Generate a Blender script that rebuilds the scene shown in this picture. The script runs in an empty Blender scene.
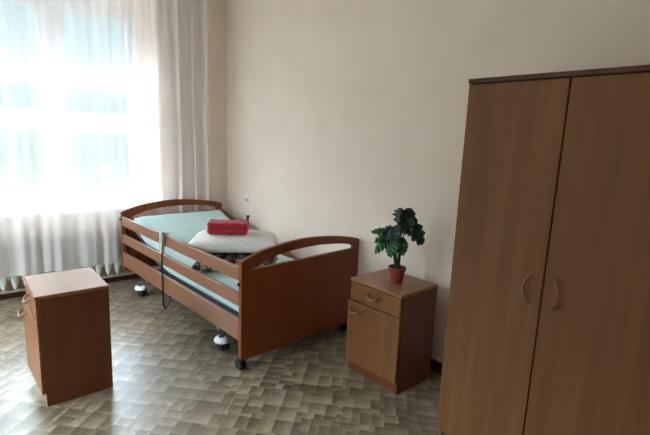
import bpy, bmesh, math, random
from mathutils import Vector, Matrix, noise
random.seed(7)
S = bpy.context.scene
COL = S.collection
PI = math.pi

# ------------------------------------------------------------------ materials
def srgb(r, g, b):
    f = lambda c: (c/255/12.92) if c/255 <= .04045 else ((c/255+.055)/1.055)**2.4
    return (f(r), f(g), f(b), 1)

def new_mat(name):
    m = bpy.data.materials.new(name); m.use_nodes = True
    nt = m.node_tree; nt.nodes.clear()
    out = nt.nodes.new('ShaderNodeOutputMaterial')
    b = nt.nodes.new('ShaderNodeBsdfPrincipled')
    nt.links.new(b.outputs[0], out.inputs[0])
    return m, nt, b, out

def N(nt, t, **kw):
    n = nt.nodes.new(t)
    for k, v in kw.items(): setattr(n, k, v)
    return n

def math_n(nt, op, a, b=None):
    n = N(nt, 'ShaderNodeMath', operation=op)
    for i, v in enumerate((a, b)):
        if v is None: continue
        if isinstance(v, (int, float)): n.inputs[i].default_value = v
        else: nt.links.new(v, n.inputs[i])
    return n.outputs[0]

def ramp(nt, fac, stops):
    r = N(nt, 'ShaderNodeValToRGB')
    els = r.color_ramp.elements
    while len(els) < len(stops): els.new(.5)
    for e, (p, c) in zip(els, stops): e.position = p; e.color = c
    nt.links.new(fac, r.inputs[0])
    return r.outputs[0]

def bump(nt, b, height, strength, dist=.01):
    n = N(nt, 'ShaderNodeBump'); n.inputs['Strength'].default_value = strength
    n.inputs['Distance'].default_value = dist
    nt.links.new(height, n.inputs['Height']); nt.links.new(n.outputs[0], b.inputs['Normal'])

def plain(name, c, rough=.5, metal=0., noise_amt=.06, scale=30.):
    m, nt, b, _ = new_mat(name)
    tc = N(nt, 'ShaderNodeTexCoord'); nz = N(nt, 'ShaderNodeTexNoise')
    nz.inputs['Scale'].default_value = scale; nt.links.new(tc.outputs['Object'], nz.inputs['Vector'])
    d = tuple(x*(1-noise_amt) for x in c[:3])+(1,); l = tuple(min(1, x*(1+noise_amt)) for x in c[:3])+(1,)
    nt.links.new(ramp(nt, nz.outputs[0], [(.3, d), (.7, l)]), b.inputs['Base Color'])
    b.inputs['Roughness'].default_value = rough; b.inputs['Metallic'].default_value = metal
    return m

def wood(name, light, dark, rough=.42, axis='Z', scale=1.):
    """beech-like laminate: fine grain streaks running along one axis"""
    m, nt, b, _ = new_mat(name)
    tc = N(nt, 'ShaderNodeTexCoord'); mp = N(nt, 'ShaderNodeMapping')
    sc = [22.*scale]*3; sc['XYZ'.index(axis)] = 1.1*scale
    mp.inputs['Scale'].default_value = sc
    nt.links.new(tc.outputs['Object'], mp.inputs[0])
    n1 = N(nt, 'ShaderNodeTexNoise'); n1.inputs['Scale'].default_value = 1.; n1.inputs['Detail'].default_value = 5
    n1.inputs['Distortion'].default_value = .5
    nt.links.new(mp.outputs[0], n1.inputs['Vector'])
    n2 = N(nt, 'ShaderNodeTexNoise'); n2.inputs['Scale'].default_value = .22; n2.inputs['Detail'].default_value = 2
    nt.links.new(mp.outputs[0], n2.inputs['Vector'])
    s = math_n(nt, 'ADD', math_n(nt, 'MULTIPLY', n1.outputs[0], .6), math_n(nt, 'MULTIPLY', n2.outputs[0], .4))
    nt.links.new(ramp(nt, s, [(.36, dark), (.64, light)]), b.inputs['Base Color'])
    b.inputs['Roughness'].default_value = rough
    b.inputs['Specular IOR Level'].default_value = .5 if rough < .35 else .28
    return m

def fabric(name, c, c2=None, rough=.9, wrinkle=.25, wscale=6.):
    m, nt, b, _ = new_mat(name)
    tc = N(nt, 'ShaderNodeTexCoord'); n1 = N(nt, 'ShaderNodeTexNoise')
    n1.inputs['Scale'].default_value = wscale; n1.inputs['Detail'].default_value = 3
    nt.links.new(tc.outputs['Object'], n1.inputs['Vector'])
    c2 = c2 or tuple(x*.93 for x in c[:3])+(1,)
    nt.links.new(ramp(nt, n1.outputs[0], [(.35, c2), (.65, c)]), b.inputs['Base Color'])
    b.inputs['Roughness'].default_value = rough
    if 'Sheen Weight' in b.inputs: b.inputs['Sheen Weight'].default_value = .15
    bump(nt, b, n1.outputs[0], wrinkle, .02)
    return m

M = {}
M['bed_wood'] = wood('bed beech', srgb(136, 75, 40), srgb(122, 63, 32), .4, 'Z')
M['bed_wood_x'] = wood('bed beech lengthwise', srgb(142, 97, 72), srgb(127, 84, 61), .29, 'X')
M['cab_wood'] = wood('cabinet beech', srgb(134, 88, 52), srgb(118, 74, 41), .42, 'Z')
M['cab_shaded'] = wood('cabinet shaded beech', srgb(114, 64, 38), srgb(100, 54, 30), .42, 'Z')  # the front's beech again, with the side's shade put into the colour
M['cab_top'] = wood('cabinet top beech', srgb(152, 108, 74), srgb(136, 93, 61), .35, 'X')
M['ward_wood'] = wood('wardrobe beech', srgb(132, 90, 56), srgb(114, 75, 44), .58, 'Z')
M['ward_edge'] = wood('wardrobe edge beech', srgb(96, 62, 40), srgb(84, 53, 34), .45, 'X')
M['handle_wood'] = wood('handle lacquer', srgb(150, 104, 68), srgb(130, 86, 52), .3, 'X', 2)
M['black'] = plain('black plastic', srgb(24, 24, 26), .45)
M['rubber'] = plain('black rubber', srgb(28, 28, 28), .7)
M['dark_metal'] = plain('dark painted steel', srgb(98, 106, 120), .34, .5)
M['grey_metal'] = plain('grey steel', srgb(120, 124, 130), .35, .8)
M['white_plastic'] = plain('white plastic', srgb(232, 234, 236), .35, 0, .02)
M['blue_mark'] = plain('blue cap', srgb(50, 70, 100), .4)
M['remote'] = plain('remote beige plastic', srgb(178, 168, 156), .5, 0, .03)
M['sheet'] = fabric('aqua sheet', srgb(190, 216, 214), srgb(182, 208, 207), .9, .35, 5)
M['red'] = fabric('red fleece', srgb(170, 24, 44), srgb(150, 16, 36), .95, .5, 26)
M['terracotta'] = plain('red brown pot', srgb(150, 62, 50), .5)
M['soil'] = plain('dark soil', srgb(40, 30, 24), .95, 0, .4, 90)
M['stem'] = plain('green stem', srgb(50, 76, 44), .55)
M['rad'] = plain('radiator enamel', srgb(222, 222, 214), .4, 0, .02)
M['frame_white'] = plain('white window paint', srgb(244, 246, 250), .4, 0, .02)
M['base'] = wood('skirting dark brown', srgb(86, 54, 36), srgb(66, 40, 26), .5, 'X')
M['ceiling'] = plain('ceiling white', srgb(236, 234, 228), .9, 0, .02)

def leaf_mat(name, c, c2):
    m, nt, b, _ = new_mat(name)
    tc = N(nt, 'ShaderNodeTexCoord'); n1 = N(nt, 'ShaderNodeTexNoise'); n1.inputs['Scale'].default_value = 25
    nt.links.new(tc.outputs['Object'], n1.inputs['Vector'])
    nt.links.new(ramp(nt, n1.outputs[0], [(.35, c2), (.65, c)]), b.inputs['Base Color'])
    b.inputs['Roughness'].default_value = .42
    return m
M['leaf'] = leaf_mat('dark leaf', srgb(28, 62, 44), srgb(18, 44, 34))
M['leaf_light'] = leaf_mat('fresh leaf', srgb(52, 108, 62), srgb(34, 80, 46))

# wall paper
def wall_mat(name, c, c2):
    m, nt, b, _ = new_mat(name)
    tc = N(nt, 'ShaderNodeTexCoord'); n1 = N(nt, 'ShaderNodeTexNoise')
    n1.inputs['Scale'].default_value = 3.; n1.inputs['Detail'].default_value = 6
    nt.links.new(tc.outputs['Object'], n1.inputs['Vector'])
    nt.links.new(ramp(nt, n1.outputs[0], [(.3, c2), (.7, c)]), b.inputs['Base Color'])
    n2 = N(nt, 'ShaderNodeTexNoise'); n2.inputs['Scale'].default_value = 140.
    nt.links.new(tc.outputs['Object'], n2.inputs['Vector'])
    b.inputs['Roughness'].default_value = .8
    bump(nt, b, n2.outputs[0], .08, .003)
    return m
M['wall'] = wall_mat('cream wallpaper', srgb(239, 223, 210), srgb(233, 216, 202))
M['wall_far'] = wall_mat('pale cream wallpaper', srgb(238, 230, 218), srgb(234, 225, 212))
M['wall_w'] = wall_mat('cream wallpaper window wall', srgb(239, 223, 210), srgb(233, 216, 202))

# linoleum printed with a diagonal basket weave of little blocks
def floor_mat():
    m, nt, b, _ = new_mat('printed linoleum')
    tc = N(nt, 'ShaderNodeTexCoord'); mp = N(nt, 'ShaderNodeMapping')
    mp.inputs['Rotation'].default_value = (0, 0, math.radians(47))
    nt.links.new(tc.outputs['Object'], mp.inputs[0])
    dn = N(nt, 'ShaderNodeTexNoise'); dn.inputs['Scale'].default_value = 7.
    nt.links.new(mp.outputs[0], dn.inputs['Vector'])
    sep = N(nt, 'ShaderNodeSeparateXYZ'); nt.links.new(mp.outputs[0], sep.inputs[0])
    wob = math_n(nt, 'MULTIPLY', math_n(nt, 'SUBTRACT', dn.outputs[0], .5), .008)
    u = math_n(nt, 'ADD', sep.outputs[0], wob); v = math_n(nt, 'SUBTRACT', sep.outputs[1], wob)
    def mixf(f, a, c):
        n = N(nt, 'ShaderNodeMix', data_type='FLOAT')
        nt.links.new(f, n.inputs[0]); nt.links.new(a, n.inputs[2]); nt.links.new(c, n.inputs[3])
        return n.outputs[0]
    def fl(x, d): return math_n(nt, 'FLOOR', math_n(nt, 'DIVIDE', x, d))
    def vec(x, y, z=None):
        c = N(nt, 'ShaderNodeCombineXYZ')
        for i, q in enumerate((x, y, z)):
            if q is None: continue
            if isinstance(q, (int, float)): c.inputs[i].default_value = q
            else: nt.links.new(q, c.inputs[i])
        return c.outputs[0]
    def white(x):
        n = N(nt, 'ShaderNodeTexWhiteNoise'); nt.links.new(x, n.inputs['Vector']); return n.outputs[0]
    def blocks(u, v, B, r, shift, seed):
        """tone of a basket weave of blocks, each block shaded along its length as the print is"""
        v = math_n(nt, 'ADD', v, math_n(nt, 'MULTIPLY', fl(u, B*2), shift))
        bx, by = fl(u, B), fl(v, B)
        par = math_n(nt, 'GREATER_THAN', white(vec(bx, by, seed)), .5)
        p = mixf(par, u, v); q = mixf(par, v, u)
        pi_ = math_n(nt, 'DIVIDE', p, B/2.); qi = math_n(nt, 'DIVIDE', q, B*r)
        wn = white(vec(math_n(nt, 'FLOOR', pi_), math_n(nt, 'FLOOR', qi), math_n(nt, 'ADD', math_n(nt, 'MULTIPLY', bx, 3.7), math_n(nt, 'MULTIPLY', by, 1.3))))
        t = math_n(nt, 'ADD', math_n(nt, 'ADD', .09, math_n(nt, 'MULTIPLY', wn, .2)), math_n(nt, 'MULTIPLY', math_n(nt, 'FRACT', pi_), .22))
        return math_n(nt, 'ADD', t, math_n(nt, 'MULTIPLY', math_n(nt, 'FRACT', qi), .16))
    tA = blocks(u, v, .20, .62, .07, 1.)
    u2 = math_n(nt, 'ADD', u, .053); v2 = math_n(nt, 'ADD', v, .031)
    tB = blocks(v2, u2, .13, .8, .045, 5.)
    mask = math_n(nt, 'GREATER_THAN', white(vec(fl(u2, .15), fl(v2, .105), 3.)), .62)
    gn = N(nt, 'ShaderNodeTexNoise'); gn.inputs['Scale'].default_value = 38.; gn.inputs['Detail'].default_value = 5
    nt.links.new(mp.outputs[0], gn.inputs['Vector'])
    big = N(nt, 'ShaderNodeTexNoise'); big.inputs['Scale'].default_value = 1.4
    nt.links.new(mp.outputs[0], big.inputs['Vector'])
    t = mixf(mask, tA, tB)
    t = math_n(nt, 'ADD', t, math_n(nt, 'MULTIPLY', gn.outputs[0], .3))
    col = ramp(nt, t, [(.22, srgb(74, 63, 49)), (.5, srgb(118, 104, 85)), (.78, srgb(172, 156, 133))])
    nt.links.new(col, b.inputs['Base Color'])
    b.inputs['Roughness'].default_value = .36
    rr = math_n(nt, 'ADD', math_n(nt, 'MULTIPLY', t, -.05), .345)
    b.inputs['Specular IOR Level'].default_value = 1.
    nt.links.new(rr, b.inputs['Roughness'])
    bump(nt, b, gn.outputs[0], .05, .002)
    return m
M['floor'] = floor_mat()

def patterned_mat():
    """dark cushion print: rows of ornate bands in black, cream and rust"""
    m, nt, b, _ = new_mat('patterned cushion print')
    tc = N(nt, 'ShaderNodeTexCoord'); sep = N(nt, 'ShaderNodeSeparateXYZ')
    nt.links.new(tc.outputs['Object'], sep.inputs[0])
    wv = N(nt, 'ShaderNodeTexWave', wave_type='BANDS', bands_direction='X')
    wv.inputs['Scale'].default_value = 3.6; wv.inputs['Distortion'].default_value = .6
    nt.links.new(tc.outputs['Object'], wv.inputs['Vector'])
    vo = N(nt, 'ShaderNodeTexVoronoi'); vo.inputs['Scale'].default_value = 27.
    nt.links.new(tc.outputs['Object'], vo.inputs['Vector'])
    c1 = ramp(nt, vo.outputs['Distance'], [(.0, srgb(170, 160, 146)), (.2, srgb(120, 104, 86)), (.34, srgb(34, 32, 36)), (.6, srgb(26, 28, 34))])
    c2 = ramp(nt, vo.outputs['Distance'], [(.0, srgb(70, 84, 100)), (.3, srgb(118, 84, 60)), (.42, srgb(150, 136, 116)), (.7, srgb(96, 70, 52))])
    mx = N(nt, 'ShaderNodeMix', data_type='RGBA')
    st = ramp(nt, wv.outputs[0], [(.5, (0, 0, 0, 1)), (.62, (1, 1, 1, 1))])
    nt.links.new(st, mx.inputs[0]); nt.links.new(c1, mx.inputs[6]); nt.links.new(c2, mx.inputs[7])
    nt.links.new(mx.outputs[2], b.inputs['Base Color']); b.inputs['Roughness'].default_value = .9
    return m
M['pattern'] = patterned_mat()

def pillow_mat():
    m, nt, b, _ = new_mat('white pillow ticking')
    tc = N(nt, 'ShaderNodeTexCoord')
    wv = N(nt, 'ShaderNodeTexWave', wave_type='BANDS', bands_direction='DIAGONAL')
    wv.inputs['Scale'].default_value = 9.; wv.inputs['Distortion'].default_value = .4
    nt.links.new(tc.outputs['Object'], wv.inputs['Vector'])
    nt.links.new(ramp(nt, wv.outputs[0], [(.1, srgb(216, 213, 208)), (.5, srgb(223, 220, 216))]), b.inputs['Base Color'])
    n1 = N(nt, 'ShaderNodeTexNoise'); n1.inputs['Scale'].default_value = 9
    nt.links.new(tc.outputs['Object'], n1.inputs['Vector'])
    bump(nt, b, n1.outputs[0], .5, .015)
    b.inputs['Roughness'].default_value = .9
    return m
M['pillow'] = pillow_mat()

def sheer_mat():
    m, nt, b, out = new_mat('sheer voile'); nt.nodes.remove(b)
    tr = N(nt, 'ShaderNodeBsdfTransparent'); tl = N(nt, 'ShaderNodeBsdfTranslucent'); df = N(nt, 'ShaderNodeBsdfDiffuse')
    tr.inputs[0].default_value = (.98, .98, 1, 1)
    tl.inputs[0].default_value = (.9, .91, .93, 1); df.inputs[0].default_value = (.93, .89, .89, 1)
    m1 = N(nt, 'ShaderNodeMixShader'); m1.inputs[0].default_value = .87
    nt.links.new(tl.outputs[0], m1.inputs[1]); nt.links.new(df.outputs[0], m1.inputs[2])
    # the weave covers more of the view when the cloth is seen edge-on
    lw = N(nt, 'ShaderNodeLayerWeight'); lw.inputs[0].default_value = .35
    f = math_n(nt, 'ADD', .55, math_n(nt, 'MULTIPLY', lw.outputs['Facing'], .35))
    m2 = N(nt, 'ShaderNodeMixShader'); nt.links.new(f, m2.inputs[0])
    nt.links.new(tr.outputs[0], m2.inputs[1]); nt.links.new(m1.outputs[0], m2.inputs[2])
    nt.links.new(m2.outputs[0], out.inputs[0])
    return m
M['sheer'] = sheer_mat()

def glass_mat():
    m, nt, b, out = new_mat('window glass'); nt.nodes.remove(b)
    tr = N(nt, 'ShaderNodeBsdfTransparent'); gl = N(nt, 'ShaderNodeBsdfGlossy')
    tr.inputs[0].default_value = (.95, .98, .97, 1); gl.inputs['Roughness'].default_value = .02
    mx = N(nt, 'ShaderNodeMixShader'); mx.inputs[0].default_value = .06
    nt.links.new(tr.outputs[0], mx.inputs[1]); nt.links.new(gl.outputs[0], mx.inputs[2])
    nt.links.new(mx.outputs[0], out.inputs[0])
    return m
M['glass'] = glass_mat()

# ------------------------------------------------------------------ geometry helpers
def box(bm, lo, hi, bev=0., seg=2):
    r = bmesh.ops.create_cube(bm, size=1)
    vs = r['verts']
    for v in vs:
        v.co = Vector([lo[i]+(v.co[i]+.5)*(hi[i]-lo[i]) for i in range(3)])
    if bev:
        es = list({e for v in vs for e in v.link_edges})
        bmesh.ops.bevel(bm, geom=es, offset=bev, segments=seg, profile=.5, affect='EDGES')
    return bm

def prism(bm, pts, axis, a, b, bev=0., holes=None):
    """extrude a closed outline (2-D) between a and b along an axis; optional holes"""
    i = 'XYZ'.index(axis)
    def P(p, t):
        c = list(p); c.insert(i, t); return Vector(c)
    loops = [pts]+(holes or [])
    edges = []
    for lp in loops:
        vs = [bm.verts.new(P(p, a)) for p in lp]
        edges += [bm.edges.new((vs[k], vs[(k+1) % len(vs)])) for k in range(len(vs))]
    f = bmesh.ops.triangle_fill(bm, use_beauty=True, edges=edges)
    faces = [g for g in f['geom'] if isinstance(g, bmesh.types.BMFace)]
    ex = bmesh.ops.extrude_face_region(bm, geom=faces)
    nv = [g for g in ex['geom'] if isinstance(g, bmesh.types.BMVert)]
    d = [0, 0, 0]; d[i] = b-a
    bmesh.ops.translate(bm, verts=nv, vec=d)
    bmesh.ops.recalc_face_normals(bm, faces=bm.faces[:])
    if bev:
        es = [e for e in bm.edges if len(e.link_faces) == 2 and e.calc_face_angle(0) > .9]
        bmesh.ops.bevel(bm, geom=es, offset=bev, segments=2, profile=.5, affect='EDGES')
    return bm

def tube(bm, pts, r, n=8, closed=False):
    pts = [Vector(p) for p in pts]
    rs = r if isinstance(r, (list, tuple)) else [r]*len(pts)
    rings = []; up = None
    for k, p in enumerate(pts):
        a = pts[max(k-1, 0)]; b = pts[min(k+1, len(pts)-1)]
        t = (b-a).normalized()
        if up is None:
            up = t.orthogonal().normalized()
        up = (up - t*up.dot(t)).normalized()
        s = t.cross(up)
        rings.append([bm.verts.new(p+(up*math.cos(q*2*PI/n)+s*math.sin(q*2*PI/n))*rs[k]) for q in range(n)])
    for k in range(len(rings)-1):
        for q in range(n):
            bm.faces.new((rings[k][q], rings[k][(q+1) % n], rings[k+1][(q+1) % n], rings[k+1][q]))
    bm.faces.new(rings[0][::-1]); bm.faces.new(rings[-1])
    return bm

def lathe(bm, prof, c=(0, 0, 0), n=24, axis='Z'):
    """prof: (radius, height) from bottom to top, closed at both ends"""
    rings = []
    for r, z in prof:
        ring = []
        for q in range(n):
            a = q*2*PI/n
            p = Vector((max(r, 1e-4)*math.cos(a), max(r, 1e-4)*math.sin(a), z))
            if axis == 'Y': p = Vector((p.x, p.z, p.y))
            if axis == 'X': p = Vector((p.z, p.x, p.y))
            ring.append(bm.verts.new(p+Vector(c)))
        rings.append(ring)
    for k in range(len(rings)-1):
        for q in range(n):
            bm.faces.new((rings[k][q], rings[k][(q+1) % n], rings[k+1][(q+1) % n], rings[k+1][q]))
    bm.faces.new(rings[0][::-1]); bm.faces.new(rings[-1])
    bmesh.ops.recalc_face_normals(bm, faces=bm.faces[:])
    return bm

def obj(name, bm, mat, parent=None, smooth=True, angle=40):
    me = bpy.data.meshes.new(name)
    bmesh.ops.recalc_face_normals(bm, faces=bm.faces[:])
    bm.to_mesh(me); bm.free()
    me.materials.append(M[mat] if isinstance(mat, str) else mat)
    if smooth:
        me.shade_smooth()
        if angle < 180: me.set_sharp_from_angle(angle=math.radians(max(angle, 50)))
    o = bpy.data.objects.new(name, me); COL.objects.link(o)
    if smooth and angle < 180:
        wn = o.modifiers.new('normals', 'WEIGHTED_NORMAL'); wn.keep_sharp = True; wn.weight = 80
    if parent: o.parent = parent
    return o

def B(lo, hi, bev=0., seg=2): return box(bmesh.new(), lo, hi, bev, seg)

def thing(name, label, cat, loc=(0, 0, 0), rot=0, group=None):
    o = bpy.data.objects.new(name, None); COL.objects.link(o)
    o.location = loc; o.rotation_euler = (0, 0, rot)
    o.empty_display_size = .1
    o['label'] = label; o['category'] = cat
    if group: o['group'] = group
    return o

def tag(o, label, cat, group=None):
    o['label'] = label; o['category'] = cat
    if group: o['group'] = group
    return o

def struct(o):
    o['kind'] = 'structure'; return o

# ------------------------------------------------------------------ the room
XW, YB, XR, YF, H = -4.57, 2.36, 1.3, -2.3, 3.0
struct(obj('floor', B((XW-.5, YF-.3, -.1), (XR+.2, YB+.2, 0)), 'floor', smooth=False))
struct(obj('ceiling', B((XW-.5, YF-.3, H), (XR+.2, YB+.2, H+.1)), 'ceiling', smooth=False))
struct(obj('wall_back', B((XW-.5, YB, 0), (XR+.2, YB+.2, H)), 'wall', smooth=False))
U0, U1 = -3.9, -1.7                              # wide unseen window, added behind the camera to brighten the long wall
struct(obj('wall_front', prism(bmesh.new(), [(XW-.5, 0), (XR+.2, 0), (XR+.2, H), (XW-.5, H)], 'Y', YF-.3, YF, 0,
                               [[(U0, .78), (U1, .78), (U1, 2.65), (U0, 2.65)]]), 'wall_far', smooth=False))
struct(obj('wall_right', B((XR, YF, 0), (XR+.2, YB, H)), 'wall_far', smooth=False))

# window wall with a deep splayed opening
W0, W1, WZ0, WZ1 = -.1, 1.615, .77, 2.72        # opening on the room side
G0, G1, GZ0, GZ1 = 0., 1.52, .79, 2.64         # opening at the window frame
XG = -4.82
V0, V1 = -2.12, -.62                            # unseen second window, added further along the same wall for fill light
def ring_wall():
    bm = bmesh.new()
    def vert(x, y, z): return bm.verts.new((x, y, z))
    rect = lambda x, y0, y1, z0, z1: [(x, y0, z0), (x, y1, z0), (x, y1, z1), (x, y0, z1)]
    spec = [(W0, W1, G0, G1), (V0-.1, V1+.1, V0, V1)]
    for x in (XW, XG-.25):
        outer = [bm.verts.new(p) for p in rect(x, YF, YB, 0, H)]
        es = [bm.edges.new((outer[k], outer[(k+1) % 4])) for k in range(4)]
        for (a0, a1, g0, g1) in spec:
            q = rect(x, a0, a1, WZ0, WZ1) if x == XW else rect(x, g0, g1, GZ0, GZ1)
            vs = [bm.verts.new(p) for p in q]
            es += [bm.edges.new((vs[k], vs[(k+1) % 4])) for k in range(4)]
        bmesh.ops.triangle_fill(bm, use_beauty=True, edges=es)
    for (a0, a1, g0, g1) in spec:
        ls = [[bm.verts.new(p) for p in q] for q in (rect(XW, a0, a1, WZ0, WZ1), rect(XG, g0, g1, GZ0, GZ1), rect(XG-.25, g0, g1, GZ0, GZ1))]
        for p, q in zip(ls, ls[1:]):
            for k in range(4): bm.faces.new((p[k], p[(k+1) % 4], q[(k+1) % 4], q[k]))
    bmesh.ops.remove_doubles(bm, verts=bm.verts[:], dist=1e-5)
    return bm
struct(obj('wall_left', ring_wall(), 'wall_w', smooth=False))

def frame_bm(x0, x1, y0, y1, z0, z1, w):
    bm = bmesh.new()
    return prism(bm, [(y0, z0), (y1, z0), (y1, z1), (y0, z1)], 'X', x0, x1, .004,
                 [[(y0+w, z0+w), (y1-w, z0+w), (y1-w, z1-w), (y0+w, z1-w)]])
def window(name, g0, g1):
    win = struct(bpy.data.objects.new(name, None)); COL.objects.link(win)
    mid = (g0+g1)/2
    obj('window_frame', frame_bm(XG-.07, XG, g0, g1, GZ0, GZ1, .055), 'frame_white', win)
    obj('mullion', B((XG-.065, mid-.04, GZ0+.05), (XG-.005, mid+.04, GZ1-.05), .005), 'frame_white', win)
    for (ya, yb) in ((g0+.05, mid-.04), (mid+.04, g1-.05)):
        for (za, zb) in ((GZ0+.05, 1.52), (1.56, 1.95), (1.99, GZ1-.05)):
            fr = obj('sash', frame_bm(XG-.055, XG-.012, ya, yb, za, zb, .065), 'frame_white', win)
            obj('pane', B((XG-.036, ya+.06, za+.06), (XG-.031, yb-.06, zb-.06)), 'glass', fr, smooth=False)
        for zt in (1.54, 1.97):
            obj('transom', B((XG-.06, ya, zt-.025), (XG-.008, yb, zt+.025), .004), 'frame_white', win)
    obj('window_sill', B((XG, g0-.16, WZ0-.035), (XW+.09, g1+.12, WZ0), .01), 'frame_white', win)
    return win
window('window_1', G0, G1)
window('added_window_2', V0, V1)  # added out of view, more daylight for the right of the room
w3 = window('added_window_3', 0., U1-U0)  # added out of view, daylight onto the long wall and wardrobe
w3.location = (U1, YF-.15-XG, 0); w3.rotation_euler = (0, 0, PI/2)

# skirting and the painted heating pipe
struct(obj('baseboard_back', B((XW+.02, YB-.018, 0), (XR, YB, .075), .004), 'base'))
struct(obj('baseboard_left', B((XW, YF, 0), (XW+.018, YB-.02, .06), .004), 'base'))
# ceiling track for the curtain
struct(obj('trim_1', B((XW+.07, YF+.3, H-.03), (XW+.19, YB-.1, H), .004), 'frame_white'))

# ------------------------------------------------------------------ radiator
rad = thing('radiator', 'white sectioned radiator under the window, behind the head of the bed', 'radiator', (XW+.072, 0, 0))
for k in range(14):
    y = 1.22-.082*k
    bm = bmesh.new()
    prof = []
    for a in range(0, 181, 20):
        prof.append((.028*math.cos(math.radians(a)), .545+.03*math.sin(math.radians(a))))
    prof += [(-.028, .20), (-.02, .14), (0, .095), (.02, .14), (.028, .20)]
    prism(bm, [(p[0]*1.0, p[1]) for p in prof], 'X', -.055, .055, .016)
    # prism outline is (y, z) across the section
    bmesh.ops.translate(bm, verts=bm.verts[:], vec=(0, y, 0))
    sec = obj('radiator_section', bm, 'rad', rad)
for z in (.50, .205):
    bm = bmesh.new(); tube(bm, [(0, 1.22-.082*13-.03, z), (0, 1.22+.03, z)], .024, 12)
    obj('header_pipe', bm, 'rad', rad)
bm = bmesh.new(); tube(bm, [(-.03, -2.0, .075), (-.03, 2.28, .075)], .017, 10)
obj('heating_pipe', bm, 'rad', rad)

# ------------------------------------------------------------------ sheer curtain
def curtain():
    path = []                                     # (y, x offset)
    y = 2.13
    folds = [2.085, 1.955, 1.80]
    n = 0
    def wave(y): return .016*math.sin(y*31+1.4*math.sin(y*5))+.007*math.sin(y*67+.8)
    while y > -.42:
        f = [q for q in folds if abs(q-y) < .006]
        if f:
            yk = f[0]; folds.remove(yk)
            path += [(yk+.002, wave(y)+.012), (yk-.001, wave(y)+.034), (yk-.006, wave(y)+.046), (yk-.013, wave(y)+.044), (yk-.017, wave(y)+.028), (yk-.019, wave(y)+.008)]
            y = yk-.026
        path.append((y, wave(y))); y -= .011
    zs = [.24, .25, .6, .95, 1.3, 1.65, 2.0, 2.35, 2.7, H-.032]
    def off(y):
        k = max(0., min(1., (1.5-y)/.4)); return .075+.10*k*k*(3-2*k)
    bm = bmesh.new(); rows = []
    for z in zs:
        t = (z-.24)/2.7
        rows.append([bm.verts.new((XW+off(yy)+dx*(.72+.35*t)+.006*math.sin(z*2+yy*4),
                     yy + (.035*(.5-t))*max(0, min(1, (yy-1.55)/.3)) + .006*math.sin(z*3+yy*9), z)) for yy, dx in path])
    for a, b in zip(rows, rows[1:]):
        for k in range(len(path)-1):
            bm.faces.new((a[k], a[k+1], b[k+1], b[k]))
    o = obj('curtain', bm, 'sheer', None, True, 180)
    return o
tag(curtain(), 'sheer white voile curtain hanging in soft folds over the window', 'curtain')

# ------------------------------------------------------------------ care bed
BL, BW = 2.06, 1.058
bed = thing('care_bed', 'beech-coloured adjustable care bed with guard rails, standing along the cream wall', 'bed', (-2.303, 1.289, 0), .064)
def smooth_line(pts, n=6):
    out = []
    P = [Vector(p) for p in pts]
    for k in range(len(P)-1):
        p0, p1, p2, p3 = P[max(k-1, 0)], P[k], P[k+1], P[min(k+2, len(P)-1)]
        for j in range(n):
            t = j/n
            out.append(tuple(.5*((2*p1)+(p2-p0)*t+(2*p0-5*p1+4*p2-p3)*t*t+(3*p1-p0-3*p2+p3)*t**3)))
    out.append(tuple(P[-1])); return out
def end_board(x0, x1, zb):
    outer = smooth_line([(0., .722), (.012, .74), (.12, .772), (.22, .794), (.42, .815), (.6, .815), (.8, .797), (.97, .768), (1.048, .748), (BW, .73)], 5)
    outline = [(0., zb+.012), (.012, zb), (BW-.012, zb), (BW, zb+.012)] + outer[::-1]
    hole = smooth_line([(.075, .674), (.14, .696), (.25, .730), (.43, .751), (.65, .753), (.85, .734), (.95, .716), (.985, .702)], 5)
    hole = hole + [(.99, .69), (.985, .679)]
    bm = bmesh.new()
    prism(bm, outline, 'X', x0, x1, .005, [hole])
    return bm
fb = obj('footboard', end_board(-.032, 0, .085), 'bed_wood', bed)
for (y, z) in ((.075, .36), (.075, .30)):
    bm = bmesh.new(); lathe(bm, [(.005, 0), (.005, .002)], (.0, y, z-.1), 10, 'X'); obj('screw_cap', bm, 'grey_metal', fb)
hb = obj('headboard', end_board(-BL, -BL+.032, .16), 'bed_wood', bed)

def rail(z0, z1, xa=-.032, xb=-BL+.032, y=0., dz=0.):
    """guard rail; dz drops its foot end"""
    bm = bmesh.new(); box(bm, (xb, y, z0), (xa, y+.026, z1), .006, 2)
    for v in bm.verts:
        v.co.z -= dz*(v.co.x-xb)/(xa-xb)
    return bm
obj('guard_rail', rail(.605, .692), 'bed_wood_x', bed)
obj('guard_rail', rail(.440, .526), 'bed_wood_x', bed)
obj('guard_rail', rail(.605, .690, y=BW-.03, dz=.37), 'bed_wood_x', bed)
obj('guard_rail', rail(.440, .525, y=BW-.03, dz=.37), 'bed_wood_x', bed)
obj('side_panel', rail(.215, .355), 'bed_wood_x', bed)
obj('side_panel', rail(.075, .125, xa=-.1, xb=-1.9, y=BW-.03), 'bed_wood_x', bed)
# dark guide tracks in the posts and release knobs
for x in (-.040, -BL+.032):
    obj('rail_track', B((x, .032, .2), (x+.008, .052, .69), .002), 'black', bed)
for (x, z) in ((-.016, .59), (-BL+.016, .665)):
    bm = bmesh.new(); lathe(bm, [(.009, 0), (.011, .006), (.009, .016), (.004, .018)], (0, 0, 0), 14, 'Y')
    for v in bm.verts: v.co = Vector((x+v.co.x, -v.co.y, z+v.co.z))
    obj('release_knob', bm, 'black', bed)
bm = bmesh.new(); box(bm, (-1.49, BW-.045, .60), (-1.46, BW-.031, .70), .005); box(bm, (-1.487, BW-.05, .675), (-1.457, BW-.022, .70), .005)
obj('rail_latch', bm, 'black', bed)

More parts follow.
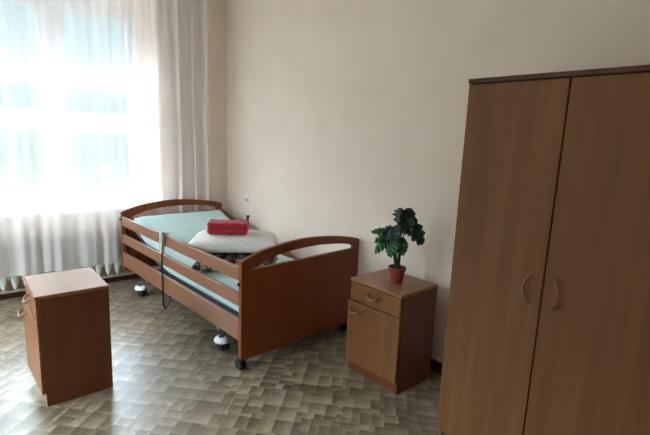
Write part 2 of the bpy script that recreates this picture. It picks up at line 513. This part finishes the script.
# steel mattress platform: flat part and the raised back part
def platform():
    bm = bmesh.new()
    for y in (.085, BW-.115):
        box(bm, (-1.24, y, .285), (-.04, y+.03, .329), .004)
    for k in range(11):
        x = -.1-k*.11
        box(bm, (x-.035, .085, .316), (x+.035, BW-.085, .329), .004)
    return bm
obj('mattress_platform', platform(), 'dark_metal', bed)
ang = math.atan2(.27, .70)
def back_frame():
    bm = bmesh.new()
    for y in (.085, BW-.115):
        box(bm, (-.72, y, -.04), (0, y+.03, 0), .004)
    for k in range(7):
        x = -.05-k*.105
        box(bm, (x-.035, .085, -.014), (x+.035, BW-.085, -.0005), .004)
    bmesh.ops.rotate(bm, verts=bm.verts[:], cent=(0, 0, 0), matrix=Matrix.Rotation(ang, 3, 'Y'))
    bmesh.ops.translate(bm, verts=bm.verts[:], vec=(-1.25, 0, .326))
    return bm
obj('backrest_frame', back_frame(), 'dark_metal', bed)
# undercarriage: long beams, cross beams, lifting motor
def chassis():
    bm = bmesh.new()
    for y in (.2, BW-.24):
        box(bm, (-1.8, y, .15), (-.2, y+.05, .20), .004)
    for x in (-1.66, -.42):
        box(bm, (x, .06, .14), (x+.06, BW-.06, .19), .004)
    for y in (.22, BW-.25):
        for (xa, xb) in ((-1.6, -1.05), (-.45, -.95)):
            tube(bm, [(xa, y, .18), (xb, y, .31)], .018, 8)
    box(bm, (-1.2, .42, .19), (-.8, .56, .30), .02)
    return bm
obj('chassis', chassis(), 'dark_metal', bed)
def caster(x, y, hood):
    bm = bmesh.new()
    for dy in (-.022, .022):
        lathe(bm, [(.012, -.009), (.034, -.009), (.037, -.004), (.037, .004), (.034, .009), (.012, .009)], (x, y+dy, .0372), 20, 'Y')
    tube(bm, [(x, y-.026, .0372), (x, y+.026, .0372)], .008, 8)
    c = obj('caster', bm, 'rubber', bed)
    bm = bmesh.new()
    tube(bm, [(x, y, .05), (x, y, .145)], .011, 10)
    obj('caster_stem', bm, 'grey_metal', c)
    if hood:
        bm = bmesh.new()
        lathe(bm, [(.052, .066), (.064, .072), (.066, .080), (.058, .093), (.036, .103), (.0, .106)], (0, 0, 0), 24)
        for v in bm.verts: v.co = Vector((x+.012+v.co.x*.92, y-.02+v.co.y*.78, v.co.z+.004))
        obj('brake_hood', bm, 'white_plastic', c, angle=60)
        bm = bmesh.new(); lathe(bm, [(.02, .103), (.02, .1115), (.012, .113)], (x+.012, y-.02, 0), 16)
        obj('brake_cap', bm, 'blue_mark', c)
for (x, y) in ((-1.71, .05), (-.355, .085), (-1.71, BW-.1), (-.36, BW-.1)): caster(x, y, True)
def foot_wheel(x, y):
    bm = bmesh.new()
    for dy in (-.013, .013):
        lathe(bm, [(.012, -.009), (.034, -.009), (.038, -.004), (.038, .004), (.034, .009), (.012, .009)], (x, y+dy, .0382), 20, 'Y')
    tube(bm, [(x, y-.014, .0382), (x, y+.014, .0382)], .008, 8)
    c = obj('caster', bm, 'rubber', bed)
    bm = bmesh.new(); tube(bm, [(x, y, .05), (x, y, .12)], .01, 10); tube(bm, [(x, y-.03, .085), (x, y+.03, .085)], .007, 8)
    obj('caster_stem', bm, 'grey_metal', c)
for y in (.035, BW-.06): foot_wheel(-.055, y)

# helpers that place things in the bed's frame
BM = Matrix.Translation((-2.303, 1.289, 0)) @ Matrix.Rotation(.064, 4, 'Z')
def on_bed(l, w, z): return BM @ Vector((-l, w, z))

# mattress with its head end raised, in a pale aqua sheet
def mattress():
    T = .12
    ca, sa = math.cos(ang), math.sin(ang)
    def top(l):                                    # z of the upper face with a soft bend
        l0 = 1.25; b = .10
        if l < l0-b: return .33+T
        if l > l0+b: return .33+T+(l-l0)*math.tan(ang)
        t = (l-(l0-b))/(2*b); return .33+T+math.tan(ang)*b*t*t
    nl, nw = 60, 24
    bm = bmesh.new()
    grid = {}
    L0, L1, y0, y1 = .05, 1.93, .075, BW-.075
    def P(i, j, side):
        s = i/nl; q = j/nw
        l = L0+(L1-L0)*s; y = y0+(y1-y0)*q
        z = top(l)
        ed = min(s*(L1-L0), (1-s)*(L1-L0), q*(y1-y0), (1-q)*(y1-y0))
        rnd = .028*(1-min(1, ed/.045))**2
        nz = noise.noise(Vector((l*5, y*5, 1)))*.004 + noise.noise(Vector((l*14, y*9, 4)))*.0025
        crease = .006*math.sin(l*34+y*6)*math.exp(-((l-1.17)/.1)**2)
        if side: z = z - rnd + nz + crease
        else: z = z - T + rnd*.6
        lx = l
        if l > 1.25 and not side: lx = l+T*sa*0.9*min(1, (l-1.25)/.1)*0.35
        return (-lx, y, z)
    t = [[bm.verts.new(P(i, j, True)) for j in range(nw+1)] for i in range(nl+1)]
    b = [[bm.verts.new(P(i, j, False)) for j in range(nw+1)] for i in range(nl+1)]
    for i in range(nl):
        for j in range(nw):
            bm.faces.new((t[i][j], t[i+1][j], t[i+1][j+1], t[i][j+1]))
            bm.faces.new((b[i][j], b[i][j+1], b[i+1][j+1], b[i+1][j]))
    for i in range(nl):
        for j in (0, nw): bm.faces.new((t[i][j], t[i+1][j], b[i+1][j], b[i][j]))
    for j in range(nw):
        for i in (0, nl): bm.faces.new((t[i][j], t[i][j+1], b[i][j+1], b[i][j]))
    return bm
mt = obj('mattress', mattress(), 'sheet', None, True, 70)
mt.matrix_world = BM @ Matrix.Translation((0, 0, .003))
tag(mt, 'mattress in pale aqua sheet on the care bed, head end raised', 'mattress')

# pillows
def cushion(a, b, T, seed, n=34, sag=0., puff=.34):
    bm = bmesh.new()
    top, bot = [], []
    for i in range(n+1):
        tr, br = [], []
        for j in range(n+1):
            u = -1+2*i/n; v = -1+2*j/n
            u = math.sin(u*PI/2)*.55+u*.45; v = math.sin(v*PI/2)*.55+v*.45
            k = max(0., (1-u*u)*(1-v*v))
            h = T*(k**puff)
            x = a*u*(1-.07*(1-u*u*0)*(1-abs(v))*abs(u)**3); y = b*v*(1-.07*(1-abs(u))*abs(v)**3)
            nz = noise.noise(Vector((x*7+seed, y*7, seed)))*.014*k**.3 + noise.noise(Vector((x*18, y*18, seed)))*.005*k**.3
            zt = h*.62+nz - sag*math.exp(-((u/.5)**2+(v/.5)**2)); zb = -h*.27
            tr.append(bm.verts.new((x, y, zt))); br.append(tr[-1] if i in (0, n) or j in (0, n) else bm.verts.new((x, y, zb)))
        top.append(tr); bot.append(br)
    for i in range(n):
        for j in range(n):
            bm.faces.new((top[i][j], top[i+1][j], top[i+1][j+1], top[i][j+1]))
            q = (bot[i][j], bot[i][j+1], bot[i+1][j+1], bot[i+1][j])
            if len(set(q)) >= 3 and not bm.faces.get(q):
                try: bm.faces.new(q)
                except ValueError: pass
    return bm
# width axis in the bed frame runs from (high l, low w) to (low l, high w)
wa = math.atan2(.80, .60)                          # direction of local +x in (-l, w) axes
pp = obj('patterned_cushion', cushion(.31, .185, .13, 3.1, puff=.28), 'pattern', None, True, 180)
pp.matrix_world = BM @ Matrix.Translation((-.695, .405, .492)) @ Matrix.Rotation(wa-.1, 4, 'Z')
tag(pp, 'dark cushion with an ornate print, lying under the white pillow on the bed', 'cushion')
wp = obj('pillow', cushion(.345, .235, .175, 9.4, sag=.03, puff=.28), 'pillow', None, True, 180)
wp.matrix_world = BM @ Matrix.Translation((-.815, .462, .622)) @ Matrix.Rotation(wa, 4, 'Z') @ Matrix.Rotation(-.02, 4, 'X')
tag(wp, 'plump white pillow on top of the dark patterned cushion', 'pillow')

# folded red blanket: two folded layers, rounded at the front fold
def folded(wd, dp, h):
    bm = bmesh.new()
    pts = []
    def lobe(z0, z1, y):
        r = (z1-z0)/2; c = (z0+z1)/2
        return [(y-r*.75*math.cos(math.radians(q)), c+r*math.sin(math.radians(q))) for q in range(-75, 76, 15)]
    front = lobe(0, h*.5, -dp/2+.02) + lobe(h*.5, h, -dp/2+.024)
    back = [(dp/2-.02, h*.98), (dp/2, h*.8), (dp/2-.01, h*.52), (dp/2+.002, h*.25), (dp/2-.02, 0.01)]
    mid = [(-dp*.2, h*1.02), (0, h*1.03), (dp*.25, h*1.02)]
    outline = front + mid + back + [(0, 0), (-dp*.2, 0)]
    n = 22; rings = []
    for i in range(n+1):
        s = -1+2*i/n
        e = 1-max(0, (abs(s)-.9)/.1)**2*.16
        ring = []
        for (y, z) in outline:
            x = s*wd/2*(1+.012*math.sin(z*90))
            d = noise.noise(Vector((x*14, y*14, z*14)))*.007
            ring.append(bm.verts.new((x, y*e+d, h*.5+(z-h*.5)*e+d)))
        rings.append(ring)
    m = len(outline)
    for a, b in zip(rings, rings[1:]):
        for k in range(m): bm.faces.new((a[k], a[(k+1) % m], b[(k+1) % m], b[k]))
    bmesh.ops.triangle_fill(bm, edges=[bm.edges.get((rings[0][k], rings[0][(k+1) % m])) for k in range(m)])
    bmesh.ops.triangle_fill(bm, edges=[bm.edges.get((rings[-1][k], rings[-1][(k+1) % m])) for k in range(m)])
    return bm
rb = obj('folded_blanket', folded(.305, .2, .088), 'red', None, True, 50)
rb.matrix_world = BM @ Matrix.Translation((-.81, .40, .724)) @ Matrix.Rotation(wa-.03, 4, 'Z')
tag(rb, 'bright red fleece blanket folded small on the white pillow', 'blanket')

# hand control hooked over the upper guard rail
hc = thing('bed_remote', 'beige bed hand control with black cable, hooked over the upper guard rail', 'remote control', on_bed(1.10, 0, 0), .064)
bm = bmesh.new()
prism(bm, [(-.034, .725), (.034, .725), (.034, .67), (.018, .56), (.012, .548), (-.012, .548), (-.018, .56), (-.034, .67)], 'Y', -.034, -.006, .006)
body = obj('handset', bm, 'remote', hc)
obj('hook', B((-.02, -.006, .7), (.02, .034, .712), .003), 'remote', hc)
for k in range(4):
    for dx in (-.026,):
        obj('button', B((dx-.006, -.038, .706-.018*k), (dx+.008, -.033, .716-.018*k), .002), 'black', body)
bm = bmesh.new()
pts = [(0, -.02, .55), (.0, -.022, .45), (.003, -.02, .3), (.0, -.02, .18), (.0, -.015, .12), (-.008, -.002, .088), (-.03, .02, .08), (-.055, .04, .09), (-.07, .06, .12), (-.08, .09, .2)]
pts = [tuple(p) for p in smooth_line(pts, 5)]
tube(bm, pts, .008, 8)
obj('cable', bm, 'black', hc)

# ------------------------------------------------------------------ bedside cabinet
def bow_handle(bm, c, length, proj, r, axis, sag=0.):
    """arched pull: c centre on the front plane (front faces -Y)"""
    pts, rs = [], []
    for k in range(15):
        t = -1+2*k/14
        y = -proj*math.sqrt(max(0, 1-t*t))**.8-.002
        d = sag*(1-t*t)
        p = (c[0]+t*length/2, c[1]+y, c[2]-d) if axis == 'X' else (c[0]-d, c[1]+y, c[2]+t*length/2)
        pts.append(p); rs.append(r*(.75+.5*(1-t*t)))
    pts[0] = (pts[0][0], c[1]+.004, pts[0][2]); pts[-1] = (pts[-1][0], c[1]+.004, pts[-1][2])
    return tube(bm, pts, rs, 10)
CW, CD, CH = .409, .352, .629
def cabinet(loc, rot, label):
    t = thing('bedside_cabinet', label, 'cabinet', loc, rot)
    bm = bmesh.new()
    box(bm, (0, .02, 0), (.018, CD, CH-.02), .002); box(bm, (CW-.018, .02, 0), (CW, CD, CH-.02), .002)
    box(bm, (.018, CD-.01, .02), (CW-.018, CD, CH-.02)); box(bm, (.018, .03, .07), (CW-.018, CD-.01, .086))
    box(bm, (.018, .03, .472), (CW-.018, CD-.01, .482))
    obj('carcass', bm, 'cab_shaded', t)
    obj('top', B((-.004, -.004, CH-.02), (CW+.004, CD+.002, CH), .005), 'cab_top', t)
    obj('plinth', B((.018, .022, 0), (CW-.018, .038, .072), .002), 'cab_shaded', t)
    dr = obj('drawer', B((.003, .0, .490), (CW-.003, .019, CH-.024), .003), 'cab_wood', t)
    bm = bmesh.new(); bow_handle(bm, (.20, .0, .567), .10, .026, .007, 'X', .024); obj('drawer_handle', bm, 'handle_wood', dr)
    # the door, hinged at the right and standing slightly ajar
    bm = B((-CW+.006, -.019, -.205), (0, 0, .205), .003)
    d = obj('door', bm, 'cab_wood', t); d.location = (CW-.003, .019, .280); d.rotation_euler = (0, 0, math.radians(3.0))
    bm = bmesh.new(); bow_handle(bm, (-.335, -.019, .165), .10, .026, .007, 'X', .024); obj('door_handle', bm, 'handle_wood', d)
    return t
cabinet((-1.968, 1.890, 0), .030, 'beech bedside cabinet with a potted plant on top, beside the wardrobe')
def copy_tree(o, parent=None):
    c = o.copy(); COL.objects.link(c)
    if parent: c.parent = parent
    for ch in list(o.children): copy_tree(ch, c)
    return c
second = copy_tree(bpy.data.objects['bedside_cabinet'])
second.location = (-3.012, .262, 0); second.rotation_euler = (0, 0, 0)
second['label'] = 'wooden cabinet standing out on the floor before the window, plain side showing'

# ------------------------------------------------------------------ potted plant
PX, PY, PZ = -1.748, 2.068, CH+.001
plant = thing('potted_plant', 'dark green leafy plant in a red-brown pot on the bedside cabinet', 'plant', (PX, PY, PZ))
bm = bmesh.new()
lathe(bm, [(.036, 0), (.038, .002), (.049, .075), (.055, .076), (.056, .097), (.051, .098), (.049, .084), (.0, .083)], (0, 0, 0), 28)
obj('pot', bm, 'terracotta', plant, angle=35)
bm = bmesh.new(); lathe(bm, [(.046, .080), (.046, .086), (.03, .091), (0, .092)], (0, 0, 0), 20); obj('soil', bm, 'soil', plant)
def leaf(base, tip, width, up, droop, lobes, mat, fold=.25):
    """lobed leaf blade from base to tip; up: rough normal; droop bends the tip down"""
    base, tip = Vector(base), Vector(tip); d = tip-base; L = d.length; d.normalize()
    up = Vector(up); up = (up-d*up.dot(d)).normalized(); s = d.cross(up)
    n = 40; cols = (-1, -.66, -.33, 0, .33, .66, 1)
    bm = bmesh.new(); rows = []
    for i in range(n+1):
        t = i/n
        w = width*.5*(math.sin(PI*min(1, t*.97+.03))**.6)*(1-.35*t)
        w *= .72+.28*abs(math.sin(t*PI*lobes))**.7
        c = base+d*(L*t)+Vector((0, 0, -droop*t*t))+up*(.05*L*math.sin(t*PI))
        row = []
        for q in cols:
            a = abs(q)
            p = c+s*(w*q)+d*(a*w*.35)+up*(a*w*fold)-Vector((0, 0, a*a*w*.45))+up*(.008*math.sin(t*lobes*6.3+q*2))
            row.append(bm.verts.new(p))
        rows.append(row)
    for a, b in zip(rows, rows[1:]):
        for k in range(len(cols)-1): bm.faces.new((a[k], a[k+1], b[k+1], b[k]))
    o = obj('leaf', bm, mat, plant, True, 180)
    md = o.modifiers.new('t', 'SOLIDIFY'); md.thickness = .0016
    return o
def stem(p, q, bend=(0, 0, 0)):
    p, q = Vector(p), Vector(q); m = (p+q)/2+Vector(bend)
    pts = [p*(1-t)**2+m*2*t*(1-t)+q*t*t for t in [k/10 for k in range(11)]]
    bm = bmesh.new(); tube(bm, pts, [.0048-.0022*k/10 for k in range(11)], 7)
    obj('stem', bm, 'stem', plant)
LV = [
    # base, tip, width, up, droop, lobes, material     (x right, y towards the wall)
    ((.0, -.02, .35), (.06, -.07, .475), .17, (-.3, -.9, .3), .01, 4, 'leaf'),
    ((.03, -.01, .41), (.14, -.05, .38), .18, (.2, -.6, .7), .05, 4, 'leaf'),
    ((.06, .0, .40), (.20, .02, .31), .15, (.5, -.5, .6), .05, 4, 'leaf'),
    ((.0, -.03, .35), (.07, -.13, .31), .17, (0, -.6, .7), .04, 4, 'leaf'),
    ((-.03, -.02, .33), (-.12, -.07, .31), .15, (-.2, -.6, .7), .03, 4, 'leaf'),
    ((.03, .02, .37), (.07, .03, .46), .19, (.3, -.9, .2), .0, 4, 'leaf'),
    ((.02, .03, .36), (.12, .12, .33), .15, (.2, -.4, .9), .05, 4, 'leaf'),
    ((-.06, -.03, .30), (-.235, -.06, .295), .10, (0, -.45, .85), .02, 5, 'leaf_light'),
    ((-.05, -.05, .29), (-.11, -.15, .275), .12, (0, -.5, .8), .04, 5, 'leaf_light'),
    ((-.02, -.06, .27), (-.06, -.19, .22), .13, (0, -.6, .8), .04, 5, 'leaf_light'),
    ((.02, -.05, .27), (.07, -.17, .22), .13, (.1, -.6, .8), .04, 5, 'leaf_light'),
    ((.04, -.02, .28), (.12, -.09, .22), .11, (.2, -.6, .8), .03, 5, 'leaf_light'),
]
for i, (b0, t0, w0, u0, dr0, lb, mt_) in enumerate(LV):
    b0 = (b0[0]*.82, b0[1]*.8, b0[2]+.012); t0 = (t0[0]*.82, t0[1]*.8, t0[2]+.012); w0 *= .86
    a = i*2.4
    stem((.012*math.cos(a), .012*math.sin(a), .088), b0, (b0[0]*.2, b0[1]*.2, .03))
    leaf(b0, t0, w0, u0, dr0, lb, mt_)

# ------------------------------------------------------------------ wardrobe
WX, WY, WWD, WD, WH = -1.160, 1.760, .85, .585, 1.775
wd = thing('wardrobe', 'tall brown two-door wardrobe against the cream wall, right of the bedside cabinet', 'wardrobe', (WX, WY, 0))
bm = bmesh.new()
box(bm, (.0, .02, 0), (.018, WD, WH-.02), .002); box(bm, (WWD-.018, .02, 0), (WWD, WD, WH-.02), .002)
box(bm, (.018, WD-.008, .05), (WWD-.018, WD, WH-.02)); box(bm, (.018, .03, .085), (WWD-.018, WD-.008, .1))
box(bm, (WWD/2-.009, .03, .1), (WWD/2+.009, WD-.008, WH-.02))
obj('carcass', bm, 'ward_wood', wd)
obj('cornice', B((-.003, -.003, WH-.02), (WWD+.003, WD+.002, WH), .004), 'ward_edge', wd)
obj('plinth', B((.018, .03, 0), (WWD-.018, .046, .088), .002), 'ward_edge', wd)
hw = WWD/2
for k in (0, 1):
    d = obj('door', B((k*hw+.002, 0, .085), ((k+1)*hw-.004, .018, WH-.024), .0025), 'ward_wood', wd)
    x = hw-.045 if k == 0 else hw+.045
    bm = bmesh.new(); bow_handle(bm, (x, 0, .935), .125, .026, .0048, 'Z', .022 if k == 0 else -.022)
    obj('door_handle', bm, 'handle_wood', d)

# ------------------------------------------------------------------ wall socket
sk = thing('wall_socket', 'small white wall socket on the cream wall above the bed', 'socket', (-4.10, YB, .812))
obj('plate', B((-.04, -.012, -.045), (.04, 0, .045), .006), 'white_plastic', sk)
bm = bmesh.new(); lathe(bm, [(.022, -.0145), (.022, -.011)], (0, 0, 0), 20, 'Y'); obj('socket_face', bm, plain('socket grey', srgb(150, 152, 156), .5), sk)

# ------------------------------------------------------------------ daylight
w = bpy.data.worlds.new('overcast'); S.world = w; w.use_nodes = True
nt = w.node_tree; nt.nodes.clear()
out = N(nt, 'ShaderNodeOutputWorld'); bg = N(nt, 'ShaderNodeBackground')
tc = N(nt, 'ShaderNodeTexCoord'); sep = N(nt, 'ShaderNodeSeparateXYZ'); nt.links.new(tc.outputs['Generated'], sep.inputs[0])
base = ramp(nt, math_n(nt, 'ADD', math_n(nt, 'MULTIPLY', sep.outputs[2], .5), .5),
            [(.42, (.018, .021, .019, 1)), (.5, (.020, .026, .0265, 1)), (.62, (.025, .033, .036, 1)), (.74, (.74, .86, .97, 1))])
dot = N(nt, 'ShaderNodeVectorMath', operation='DOT_PRODUCT')
nt.links.new(tc.outputs['Generated'], dot.inputs[0]); dot.inputs[1].default_value = Vector((.22, -.86, .45)).normalized()
gl = math_n(nt, 'POWER', math_n(nt, 'MAXIMUM', dot.outputs['Value'], 0.), 14.)
glow = N(nt, 'ShaderNodeVectorMath', operation='SCALE'); glow.inputs[0].default_value = (.31, .345, .385); nt.links.new(gl, glow.inputs['Scale'])
add = N(nt, 'ShaderNodeVectorMath', operation='ADD'); nt.links.new(base, add.inputs[0]); nt.links.new(glow.outputs[0], add.inputs[1])
nt.links.new(add.outputs[0], bg.inputs[0])
bg.inputs[1].default_value = 18.
nt.links.new(bg.outputs[0], out.inputs[0])
# light portal in the window opening: guides sampling of the sky, gives no light of its own
for px, py, wid, rz in ((XG-.1, (G0+G1)/2, G1-G0, -PI/2), (XG-.1, (V0+V1)/2, V1-V0, -PI/2), ((U0+U1)/2, YF-.27, U1-U0, 0)):
    pl = bpy.data.lights.new('window_portal', 'AREA'); pl.shape = 'RECTANGLE'; pl.size = wid; pl.size_y = GZ1-GZ0
    pl.cycles.is_portal = True
    po = bpy.data.objects.new('window_portal', pl); COL.objects.link(po)
    po.location = (px, py, (GZ0+GZ1)/2)
    po.rotation_euler = (PI/2, 0, rz)

# ------------------------------------------------------------------ camera
cam = bpy.data.cameras.new('camera'); co = bpy.data.objects.new('camera', cam); COL.objects.link(co)
yaw, pitch, roll, f_px = .873, .1789, -.0427, 444.8
fw = Vector((-math.sin(yaw)*math.cos(pitch), math.cos(yaw)*math.cos(pitch), -math.sin(pitch)))
rt = Vector((math.cos(yaw), math.sin(yaw), 0)); dn = fw.cross(rt)
r2 = rt*math.cos(roll)+dn*math.sin(roll); d2 = -rt*math.sin(roll)+dn*math.cos(roll)
R3 = Matrix((r2, -d2, -fw)).transposed()
co.matrix_world = Matrix.Translation((0, 0, 1.5)) @ R3.to_4x4()
cam.sensor_width = 36.; cam.lens = f_px/650*36; cam.clip_start = .02
S.camera = co
S.view_settings.view_transform = 'Standard'; S.view_settings.look = 'None'
S.view_settings.exposure = 1.38; S.view_settings.gamma = 1.; S.view_settings.use_curve_mapping = False
S.cycles.max_bounces = 14; S.cycles.diffuse_bounces = 8; S.cycles.transparent_max_bounces = 24
S.cycles.sample_clamp_indirect = 8.
